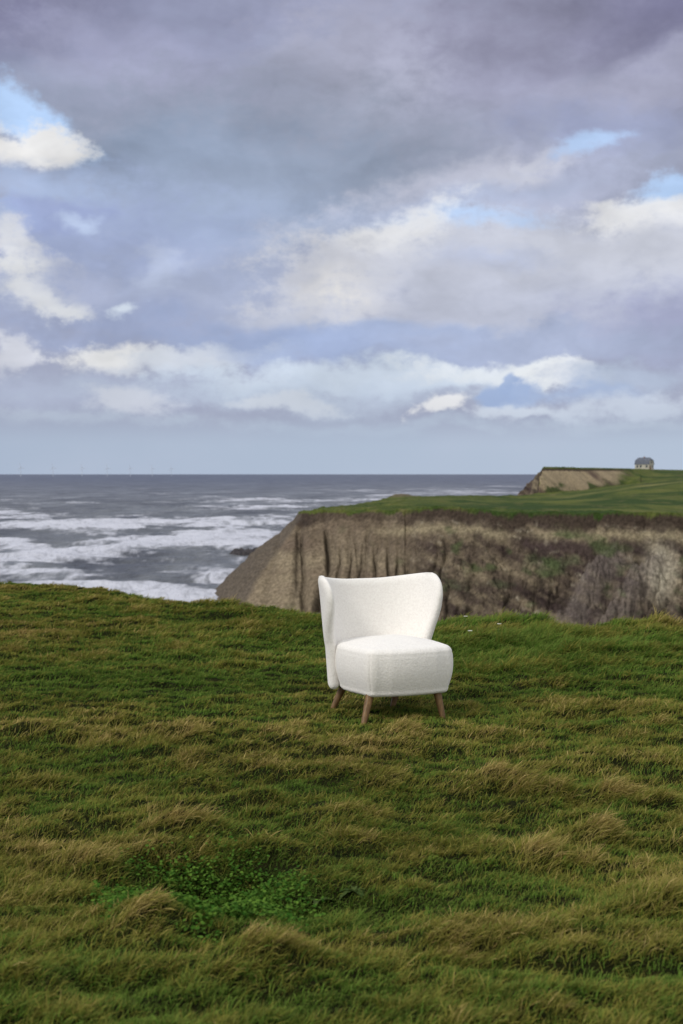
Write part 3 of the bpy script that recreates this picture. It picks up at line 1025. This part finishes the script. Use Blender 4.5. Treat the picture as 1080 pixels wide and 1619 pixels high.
def leaf_mesh(base, ang, L, Wd, rise, droop, seed):
    """one long leaf: folded along its midrib, with thickness"""
    rs = np.random.default_rng(seed)
    nL, nW = 14, 7
    V = []
    for i in range(nL):
        t = i / (nL - 1)
        el = rise + (droop - rise) * t
        if i == 0: c = np.array(base, float)
        else:
            c = c + np.array([math.cos(ang) * math.cos(el), math.sin(ang) * math.cos(el), math.sin(el)]) * (L / (nL - 1))
        w = Wd * (math.sin(PI * min(1, t * .93 + .05)) ** .75) + .0015
        for j in range(nW):
            s = j / (nW - 1) * 2 - 1
            lift = abs(s) * w * .28 + .0015 * math.sin(t * 23 + j + seed)
            V.append(c + np.array([-math.sin(ang) * s * w * .5, math.cos(ang) * s * w * .5, lift]))
    V = np.array(V)
    Fc = grid_faces(nL, nW)
    V2 = V - np.array([0, 0, .0007])
    n0 = len(V)
    F2 = Fc[:, ::-1] + n0
    rim = []
    ring = [j for j in range(nW)] + [i * nW + nW - 1 for i in range(1, nL)] + [(nL - 1) * nW + j for j in range(nW - 2, -1, -1)] + [i * nW for i in range(nL - 2, 0, -1)]
    for a, b in zip(ring, ring[1:] + ring[:1]):
        rim.append((a, a + n0, b + n0, b))
    return np.concatenate([V, V2]), np.concatenate([Fc, F2, np.array(rim)])


def build_plant(px, py, leaves, label, seed):
    x, y = G(px, py, -.04)
    z = float(ground_z(np.array([x]), np.array([y]))[0])
    root = bpy.data.objects.new('broad_leaved_plant', None)
    sc.collection.objects.link(root)
    root.location = (x, y, z)
    tag(root, label, 'plant', 'broad-leaved plants in the hollow')
    mt = bpy.data.materials.get('dock_leaf') or leaf_mat('dock_leaf', (64, 84, 42), (92, 108, 62), .4)
    for i, (ang, L, Wd, rise) in enumerate(leaves):
        V, Fq = leaf_mesh((0, 0, .01), R(ang), L, Wd, R(rise), R(rise - 55), seed + i)
        mesh_np('leaf', V, Fq, None, mt, True, {'rnd': np.full(len(V), (i * .37) % 1.0)}, root)


build_plant(560, 1426, [(168, .075, .022, 8), (12, .07, .024, 12), (88, .04, .02, 30), (-50, .05, .026, 10), (205, .06, .022, 5), (-12, .085, .02, 6)],
            'low rosette of broad grey-green leaves at the right end of the green hollow', 401)
build_plant(502, 1430, [(165, .10, .021, 20), (10, .07, .018, 25), (-100, .045, .018, 30)],
            'smaller plant with one long leaf pointing to the clover patch', 431)


# ------------------------------------------------------------------ small white flowers near the cliff edge
def build_flower(px, py, h, label):
    Y = (CAMZ - h) * F / (py - HY); x = (px - CX) / F * Y
    zg = float(ground_z(np.array([x]), np.array([Y]))[0])
    root = bpy.data.objects.new('white_flower', None); sc.collection.objects.link(root)
    root.location = (x, Y, zg)
    tag(root, label, 'flower', 'small white flowers near the cliff edge')
    th = h - zg
    # stem
    k = 6; V = []
    for i in range(4):
        t = i / 3
        for j in range(k):
            a = j * 2 * PI / k
            V.append((.0015 * math.cos(a) + .01 * t * t, .0015 * math.sin(a), th * t))
    ms = bpy.data.materials.get('flower_stem') or M('flower_stem').set(lin((84, 104, 52)), .6)
    mw = bpy.data.materials.get('petal_white') or M('petal_white').set(lin((232, 232, 226)), .6)
    my = bpy.data.materials.get('flower_yellow') or M('flower_yellow').set(lin((214, 176, 60)), .7)
    mesh_np('stem', np.array(V), grid_faces(4, k, True), None, ms, True, None, root)
    P, Q = [], []
    for j in range(9):
        a = j * 2 * PI / 9
        ca, sa = math.cos(a), math.sin(a)
        b = len(P)
        for (rr, ww, zz) in ((.003, .002, 0), (.012, .0045, .003), (.019, .003, .001)):
            for s in (-1, 1):
                P.append((.01 + rr * ca - s * ww * sa, rr * sa + s * ww * ca, th + zz))
        Q += [(b, b + 1, b + 3, b + 2), (b + 2, b + 3, b + 5, b + 4)]
    hd = mesh_np('petals', np.array(P), np.array(Q), None, mw, True, None, root)
    hd.modifiers.new('thick', 'SOLIDIFY').thickness = .0008
    D = []
    for i in range(4):
        t = i / 3 * PI / 2
        for j in range(8):
            a = j * PI / 4
            D.append((.01 + .0055 * math.cos(t) * math.cos(a), .0055 * math.cos(t) * math.sin(a), th + .001 + .004 * math.sin(t)))
    mesh_np('flower_centre', np.array(D), grid_faces(4, 8, True), None, my, True, None, root)


build_flower(735, 975, .10, 'white flower highest on the turf rim just right of the chair back')
build_flower(742, 998, .09, 'white flower lowest of the three beside the chair')
build_flower(788, 987, .09, 'white flower farthest from the chair among the rim grass')


# ------------------------------------------------------------------ the chair
def fabric():
    m = M('boucle_fabric')
    co = m.coord('Object')
    v = m.new('ShaderNodeTexVoronoi'); v.inputs['Scale'].default_value = 95
    m.l.new(co, v.inputs['Vector'])
    n1 = m.noise(co, 85, 3, .75); n2 = m.noise(co, 30, 3, .6)
    h = m.math('ADD', m.math('MULTIPLY', v.outputs['Distance'], -1.0), m.math('MULTIPLY', n1, 1.2))
    h = m.math('ADD', h, m.math('MULTIPLY', n2, .8))
    h = m.math('ADD', h, m.math('MULTIPLY', m.noise(m.coord('Object', (1.4, 1.4, .6)), 9, 3, .5), 3.0))
    c_ = m.ramp(n1, [(.36, tuple(lin((240, 236, 232)))), (.60, tuple(lin((249, 246, 242))))])
    m.set(c_, .95, .1)
    m.b.inputs['Sheen Weight'].default_value = .25
    m.b.inputs['Sheen Roughness'].default_value = .6
    m.bump(h, .24, .005)
    return m.m


def resample(P, n):
    P = np.asarray(P, float)
    L = np.concatenate([[0], np.cumsum(np.linalg.norm(np.diff(P, axis=0), axis=1))])
    t = np.linspace(0, L[-1], n)
    return np.stack([np.interp(t, L, P[:, i]) for i in range(P.shape[1])], -1)


def chair_shell(mat, root):
    Z0, = (.124,)
    ax, ay, yc = .310, .270, .042
    psi = np.linspace(0, PI * .80, 400)
    ux, uy = ax * np.abs(np.sin(psi)) ** .9, yc + ay * np.cos(psi)
    # beyond the widest point the sides run straight forward
    uy2 = np.where(psi > PI / 2, yc - (psi - PI / 2) * .30, uy); ux2 = np.where(psi > PI / 2, ax, ux)
    arc = np.concatenate([[0], np.cumsum(np.hypot(np.diff(ux2), np.diff(uy2)))])

    def U(a):
        s = np.sign(a); b = np.abs(a)
        return s * np.interp(b, arc, ux2), np.interp(b, arc, uy2)

    def mid(a, z):
        x, y = U(a)
        x1, y1 = U(a + .004); x0, y0 = U(a - .004)
        tx, ty = x1 - x0, y1 - y0; l = np.hypot(tx, ty); nx, ny = ty / l, -tx / l       # outward
        nx, ny = np.where(ny * 0 == 0, nx, nx), ny
        h = np.clip((z - .36) / .40, 0, 1.1)
        w = sstep(np.abs(a), .18, .50)
        out = .075 * h * (1 - w) + .030 * h * w - .018 * (1 - np.clip((z - .14) / .25, 0, 1))
        # outward normal is away from the centre of the seat
        sgn = np.sign(nx * x + ny * (y - .05)); sgn = np.where(sgn == 0, 1, sgn)
        return x + sgn * nx * out, y + sgn * ny * out, nx * sgn, ny * sgn

    def Af(z):     # half arc length of the sheet at height z
        return np.interp(z, [.12, .30, .38, .44, .50, .56, .62, .68, .78], [.392, .394, .402, .422, .450, .474, .486, .492, .492])

    def ztop(a):
        return .712 + .046 * sstep(np.abs(a), .05, .44)
    # outline in the (a, z) plane with rounded upper corners
    rc = .15
    nS, nV = 121, 81
    ss = np.sin(np.linspace(-PI / 2, PI / 2, nS)) * .6 + np.linspace(-1, 1, nS) * .4
    vv = (1 - np.cos(np.linspace(0, PI, nV))) / 2 * .6 + np.linspace(0, 1, nV) * .4
    Sg, Vg = np.meshgrid(ss, vv)

    def param(S_, V_):
        z = Z0 + V_ * (.755 - Z0)
        A = Af(z)
        v0 = 1 - rc / (.755 - Z0)
        t = np.clip((V_ - v0) / (1 - v0), 0, 1)
        A = A - rc * 1.05 * (1 - np.sqrt(np.maximum(1 - t * t, 0)))
        vb = np.clip(1 - V_ / .05, 0, 1)
        A = A - .02 * (1 - np.sqrt(np.maximum(1 - vb * vb, 0)))
        a = S_ * A
        zt = ztop(a)
        z = Z0 + V_ * (zt - Z0)
        return a, z
    a, z = param(Sg, Vg)
    # distance to the outline in that plane
    tt = np.linspace(0, 1, 300)
    bp = [param(np.full(300, -1.), tt), param(np.full(300, 1.), tt), param(tt * 2 - 1, np.zeros(300)), param(tt * 2 - 1, np.ones(300))]
    bx = np.concatenate([p[0] for p in bp]); bz = np.concatenate([p[1] for p in bp])
    e = np.sqrt(((a[..., None] - bx) ** 2 + (z[..., None] - bz) ** 2).min(-1))
    e[0] = 0; e[-1] = 0; e[:, 0] = 0; e[:, -1] = 0
    T = .063
    r = .040
    prof = np.sqrt(np.maximum(1 - (1 - np.clip(e / r, 0, 1)) ** 2, 0))
    th = T * prof * (1 - .30 * sstep(z, .4, .7))
    x, y, nx, ny = mid(a, z)
    inn = np.stack([x - nx * th / 2, y - ny * th / 2, z], -1)
    out = np.stack([x + nx * th / 2, y + ny * th / 2, z], -1)
    V = np.concatenate([inn.reshape(-1, 3), out.reshape(-1, 3)])
    n0 = nS * nV
    Fi = grid_faces(nV, nS)
    quads = np.concatenate([Fi[:, ::-1], Fi + n0])
    o = mesh_np('backrest', V, quads, None, mat, True, None, root)
    # weld the rim
    import bmesh
    bm = bmesh.new(); bm.from_mesh(o.data)
    bmesh.ops.remove_doubles(bm, verts=bm.verts, dist=.0006)
    bmesh.ops.recalc_face_normals(bm, faces=bm.faces)
    bm.to_mesh(o.data); bm.free()
    o.data.polygons.foreach_set('use_smooth', np.ones(len(o.data.polygons), bool))
    return o


def seat_outline(n=480):
    """closed plan curve of the seat, starting at the back, plus the two front corner angles"""
    pts = []
    # right half from the back centre to the front centre
    half = [(0, .27), (.10, .268), (.18, .25), (.235, .20), (.268, .13), (.290, .04), (.287, -.06), (.272, -.16), (.264, -.23)]
    # front corner
    for t in np.linspace(0, PI / 2, 9)[1:]:
        half.append((.264 - .068 * (1 - math.cos(t)), -.23 - .066 * math.sin(t)))
    half += [(.165, -.304), (.13, -.314), (.06, -.321), (0, -.323)]
    half = np.array(half)
    left = half[::-1][1:] * np.array([-1, 1])
    full = np.concatenate([half, left])
    q = resample(full, n + 1)[:-1]
    # smooth once
    for _ in range(4):
        q = (np.roll(q, 1, 0) + 2 * q + np.roll(q, -1, 0)) / 4
    return q


def chair_seat(mat, root):
    O = seat_outline()
    n = len(O)
    tan = np.roll(O, -1, 0) - np.roll(O, 1, 0); tan /= np.linalg.norm(tan, axis=1)[:, None]
    nrm = np.stack([-tan[:, 1], tan[:, 0]], -1)
    nrm *= np.sign((nrm * (O - [0, -.03])).sum(1))[:, None]
    c = np.array([0, -.03])
    zb, zt = .130, .372
    rings = []
    # bottom centre -> bottom edge -> side -> top edge -> crown
    prof = []      # (inward offset as distance, z)
    for t in np.linspace(0, PI / 2, 8):
        prof.append((.024 * (1 - math.sin(t)) + .024, zb + .022 * (1 - math.cos(t))))
    for t in np.linspace(.06, .985, 46):
        zz = zb + .022 + (zt - .030 - zb - .022) * t
        prof.append((.026 * (1 - t) ** 1.3 - .011 * math.sin(PI * t), zz))
    for t in np.linspace(0, PI / 2, 12)[1:]:
        prof.append((.052 * (1 - math.cos(t)) + .001, zt - .028 + .046 * math.sin(t)))
    prof = np.array(prof)
    V = []
    # corner seams: the columns closest to the two front corners
    corner = [int(np.argmin(((O - np.array(p)) ** 2).sum(1))) for p in ((-.243, -.276), (.243, -.276))]
    arcpos = np.concatenate([[0], np.cumsum(np.linalg.norm(np.diff(O, axis=0), axis=1))])
    groove = np.zeros(n)
    for k in corner:
        dd = np.abs(arcpos - arcpos[k])
        groove = np.maximum(groove, np.exp(-(dd / .0045) ** 2))
    for (off, z) in prof:
        side = sstep(np.array(z), zb + .02, zb + .04) * (1 - sstep(np.array(z), zt - .004, zt + .012))
        g = groove * .0032 * side
        top_g = .0020 * math.exp(-((z - (zt - .020)) / .0045) ** 2)
        p = O - nrm * (off + g + top_g)[:, None]
        V.append(np.concatenate([p, np.full((n, 1), z)], 1))
    edge_top = V[-1][:, :2]; ztop_ = prof[-1][1]
    for t in np.linspace(0, 1, 26)[1:]:
        q = edge_top + (c - edge_top) * t
        zz = ztop_ + .034 * (1 - (1 - t) ** 2) + .004 * np.sin(q[:, 0] * 23) * t * (1 - t)
        V.append(np.concatenate([q, np.full((n, 1), 1.0) * zz[:, None] if np.ndim(zz) else np.full((n, 1), zz)], 1))
    bot = V[0]
    B = []
    for t in np.linspace(1, 0, 6)[:-1]:
        q = bot[:, :2] + (c - bot[:, :2]) * t
        B.append(np.concatenate([q, np.full((n, 1), zb - .0)], 1))
    Vall = B + V
    V = np.concatenate(Vall)
    wob = .0018 * fbm(V[:, 0] / .07 + V[:, 2] / .05, V[:, 1] / .07, 501, 2)
    V[:, 2] += np.where(V[:, 2] > zt, wob, 0)
    o = mesh_np('seat', V, grid_faces(len(Vall), n, True), None, mat, True, None, root)
    import bmesh
    bm = bmesh.new(); bm.from_mesh(o.data)
    bmesh.ops.remove_doubles(bm, verts=bm.verts, dist=.00005)
    bmesh.ops.recalc_face_normals(bm, faces=bm.faces)
    bm.to_mesh(o.data); bm.free()
    o.data.polygons.foreach_set('use_smooth', np.ones(len(o.data.polygons), bool))


def wood():
    m = M('oiled_oak')
    co = m.coord('Object', (60, 60, 6))
    n = m.noise(co, 1.6, 5, .6, dist=.6)
    c_ = m.ramp(n, [(.3, tuple(lin((88, 64, 38)))), (.55, tuple(lin((124, 94, 58)))), (.75, tuple(lin((142, 112, 74))))])
    m.set(c_, .5, .4)
    m.bump(n, .2, .001)
    return m.m


def build_chair():
    th = R(23.5)
    ox, oy = .262, 7.80
    root = bpy.data.objects.new('lounge_chair', None)
    sc.collection.objects.link(root)
    root.location = (ox, oy, 0.0)
    root.rotation_euler = (0, 0, th)
    tag(root, 'white boucle lounge chair with curved winged back and splayed wooden legs on the grass', 'chair')
    fm = fabric()
    chair_shell(fm, root)
    chair_seat(fm, root)
    wm = wood()
    ca, sa = math.cos(th), math.sin(th)
    tops = [(-.212, -.215), (.176, -.225), (-.175, .200), (.165, .200)]
    feet_px = [(574, 1146), (702, 1136), (524, 1123), (620, 1118)]
    for (tx, ty), (fx_, fy_) in zip(tops, feet_px):
        wx, wy = G(fx_, fy_)
        lx, ly = (wx - ox), (wy - oy)
        bx, by = lx * ca + ly * sa, -lx * sa + ly * ca
        gz = float(ground_z(np.array([wx]), np.array([wy]))[0]) - .012
        V = []
        k, nr = 24, 14
        p0 = np.array([tx, ty, .150]); p1 = np.array([bx, by, gz])
        axd = (p1 - p0) / np.linalg.norm(p1 - p0)
        e1 = np.cross(axd, [0, 1, 0]); e1 /= np.linalg.norm(e1); e2 = np.cross(axd, e1)
        for i in range(nr):
            t = i / (nr - 1)
            r = .0235 * (1 - t) + .0140 * t
            if i == nr - 1: r *= .75
            cpt = p0 + (p1 - p0) * t
            for j in range(k):
                a = j * 2 * PI / k
                V.append(cpt + e1 * r * math.cos(a) + e2 * r * math.sin(a))
        V.append(p1)
        n0 = nr * k
        tr = [((nr - 1) * k + j, (nr - 1) * k + (j + 1) % k, n0) for j in range(k)]
        mesh_np('leg', np.array(V), grid_faces(nr, k, True), np.array(tr), wm, True, None, root)


build_chair()


# ------------------------------------------------------------------ house on the far headland
def box(name, lo, hi, mat, parent):
    V = np.array([(x, y, z) for z in (lo[2], hi[2]) for y in (lo[1], hi[1]) for x in (lo[0], hi[0])], float)
    Fq = np.array([(0, 2, 3, 1), (4, 5, 7, 6), (0, 1, 5, 4), (2, 6, 7, 3), (0, 4, 6, 2), (1, 3, 7, 5)])
    return mesh_np(name, V, Fq, None, mat, False, None, parent)


def noisy(name, c1, c2, scale=1.0, rough=.8):
    m = M(name)
    n = m.noise(m.coord('Object'), scale, 4, .6)
    m.set(m.mix(m.mapr(n, .35, .65), tuple(lin(c1)), tuple(lin(c2))), rough, .2)
    return m.m


def build_house():
    Yh = 800.0
    x0 = (1018.5 - CX) / F * Yh
    zg = CAMZ + (HY - 740.5) / F * Yh
    root = bpy.data.objects.new('seaside_house', None); sc.collection.objects.link(root)
    root.location = (x0, Yh, zg - .4); root.rotation_euler = (0, 0, R(-38))
    tag(root, 'lone pale house with grey half-hipped roof standing on top of the far headland', 'house')
    white = noisy('render_wall', (176, 172, 160), (196, 192, 180), .8)
    slate = noisy('slate_roof', (84, 90, 104), (112, 116, 126), 1.5)
    dark = noisy('window_glass', (52, 62, 78), (66, 76, 92), 1, .25)
    red = noisy('brick_red', (132, 92, 70), (150, 108, 82), 1)
    Lx, Ly, hw = 4.3, 3.0, 2.7                 # half length, half depth, wall height; the ridge runs along local x
    zk, yk, hr = 5.0, 2.15, 6.5                # kink of the roof, ridge height
    o = .25
    # walls with the gable ends cut off under the small hips
    V, T, Q = [], [], []
    for s in (-1, 1):
        V += [(s * Lx, -Ly, -1), (s * Lx, Ly, -1), (s * Lx, Ly, hw), (s * Lx, yk - .1, zk), (s * Lx, -yk + .1, zk), (s * Lx, -Ly, hw)]
    Q += [(0, 5, 11, 6), (1, 7, 8, 2), (0, 1, 2, 5), (5, 2, 3, 4), (6, 11, 8, 7), (11, 10, 9, 8)]
    mesh_np('wall', np.array(V, float), np.array(Q), None, white, False, None, root)
    Xe, hip = Lx + o, 1.1
    V = [(-Xe, -Ly - o, hw - .1), (Xe, -Ly - o, hw - .1), (-Xe, -yk, zk), (Xe, -yk, zk), (-Xe + hip, 0, hr), (Xe - hip, 0, hr), (-Xe, yk, zk), (Xe, yk, zk), (-Xe, Ly + o, hw - .1), (Xe, Ly + o, hw - .1)]
    Q = [(0, 1, 3, 2), (2, 3, 5, 4), (4, 5, 7, 6), (6, 7, 9, 8)]
    T = [(2, 4, 6), (3, 7, 5)]
    rf = mesh_np('roof', np.array(V, float), np.array(Q), np.array(T), slate, False, None, root)
    rf.modifiers.new('t', 'SOLIDIFY').thickness = .16
    box('chimney', (-.35, -.3, hr - .6), (.35, .35, hr + .45), red, rf)
    for (lo, hi) in (((-3.3, -Ly - .06, .9), (-2.3, -Ly - .01, 2.1)), ((-1.2, -Ly - .06, .9), (-.2, -Ly - .01, 2.1)), ((2.4, -Ly - .06, .9), (3.4, -Ly - .01, 2.1)),
                     ((Lx + .01, -.6, 3.3), (Lx + .06, .6, 4.4)), ((Lx + .01, .9, .9), (Lx + .06, 1.9, 2.1))):
        box('window', lo, hi, dark, root)
    box('door', (Lx + .01, -1.9, -.2), (Lx + .08, -.7, 2.0), red, root)
    return root


build_house()


# ------------------------------------------------------------------ rock in the surf and wind turbines
def build_rock():
    Y0 = 446.0
    nx_, ny_ = 70, 34
    u = np.linspace(-1, 1, nx_)[None, :]; v = np.linspace(-1, 1, ny_)[:, None]
    X = u * 7.2 + 0 * v; Y = v * 2.6 + 0 * u
    e = np.clip(1 - (np.abs(u) ** 4 + np.abs(v) ** 2.5), 0, 1) ** .5
    Z = e * (2.3 + 1.1 * fbm(X / 1.6, Y / 1.4, 601, 4)) - .8 + .25 * fbm(X / .5, Y / .5, 605, 2) * e
    m = noisy('wet_rock', (46, 44, 48), (74, 70, 72), 1.2, .6)
    o = mesh_np('sea_rock', np.stack([X, Y, Z], -1).reshape(-1, 3), grid_faces(ny_, nx_), None, m)
    o.location = ((396 - CX) / F * Y0, Y0, SEA + .2)
    tag(o, 'dark wet rock ledge standing in the white surf beside the cliff foot', 'rock')


build_rock()


def build_turbines():
    tm = noisy('turbine_paint', (204, 211, 224), (208, 215, 228), .01, .6)
    Yt = 14000.0
    def cyl(r0, r1, h, k=12):
        V = [(r * math.cos(j * 2 * PI / k), r * math.sin(j * 2 * PI / k), z) for (r, z) in ((r0, 0), (r0 * .5 + r1 * .5, h / 2), (r1, h)) for j in range(k)]
        return np.array(V), grid_faces(3, k, True)
    first = None
    cols = [33, 84, 130, 170, 206, 241, 271]
    where = ['first from the left edge of the sea', 'second from the left edge of the sea', 'third from the left edge of the sea', 'fourth, in the middle of the row',
             'third from the row end nearest the cliffs', 'second from the row end nearest the cliffs', 'last of the row, nearest the cliffs']
    for i, c in enumerate(cols):
        y = Yt + i * 420
        x = (c - CX) / F * y
        if first is None:
            root = bpy.data.objects.new('wind_turbine', None); sc.collection.objects.link(root)
            V, Q = cyl(2.3, 1.6, 92); mesh_np('tower', V, Q, None, tm, True, None, root)
            box('nacelle', (-2.2, -7, 90), (2.2, 5, 95), tm, root)
            hub = bpy.data.objects.new
            for kk in range(3):
                a = R(90 + 120 * kk + 14)
                B = []
                for t, w, d_ in ((0, 2.6, 1.6), (.2, 4.2, .9), (.6, 2.6, .5), (1, .7, .2)):
                    rr = 2 + 50 * t
                    cx_, cz_ = rr * math.cos(a), 92.5 + rr * math.sin(a)
                    px_, pz_ = -math.sin(a) * w / 2, math.cos(a) * w / 2
                    B += [(cx_ - px_, -8 - d_ / 2, cz_ - pz_), (cx_ + px_, -8 - d_ / 2, cz_ + pz_), (cx_ + px_, -8 + d_ / 2, cz_ + pz_), (cx_ - px_, -8 + d_ / 2, cz_ - pz_)]
                mesh_np('blade', np.array(B), grid_faces(4, 4, True), None, tm, False, None, root)
            first = root; o = root
            parts = list(root.children)
        else:
            o = first.copy(); sc.collection.objects.link(o)
            for p in parts:
                q = p.copy(); sc.collection.objects.link(q); q.parent = o
        o.location = (x, y, SEA - 1)
        tag(o, 'faint pale wind turbine on the sea horizon, ' + where[i], 'wind turbine', 'row of wind turbines on the horizon')
        o.rotation_euler = (0, 0, R(8))


build_turbines()
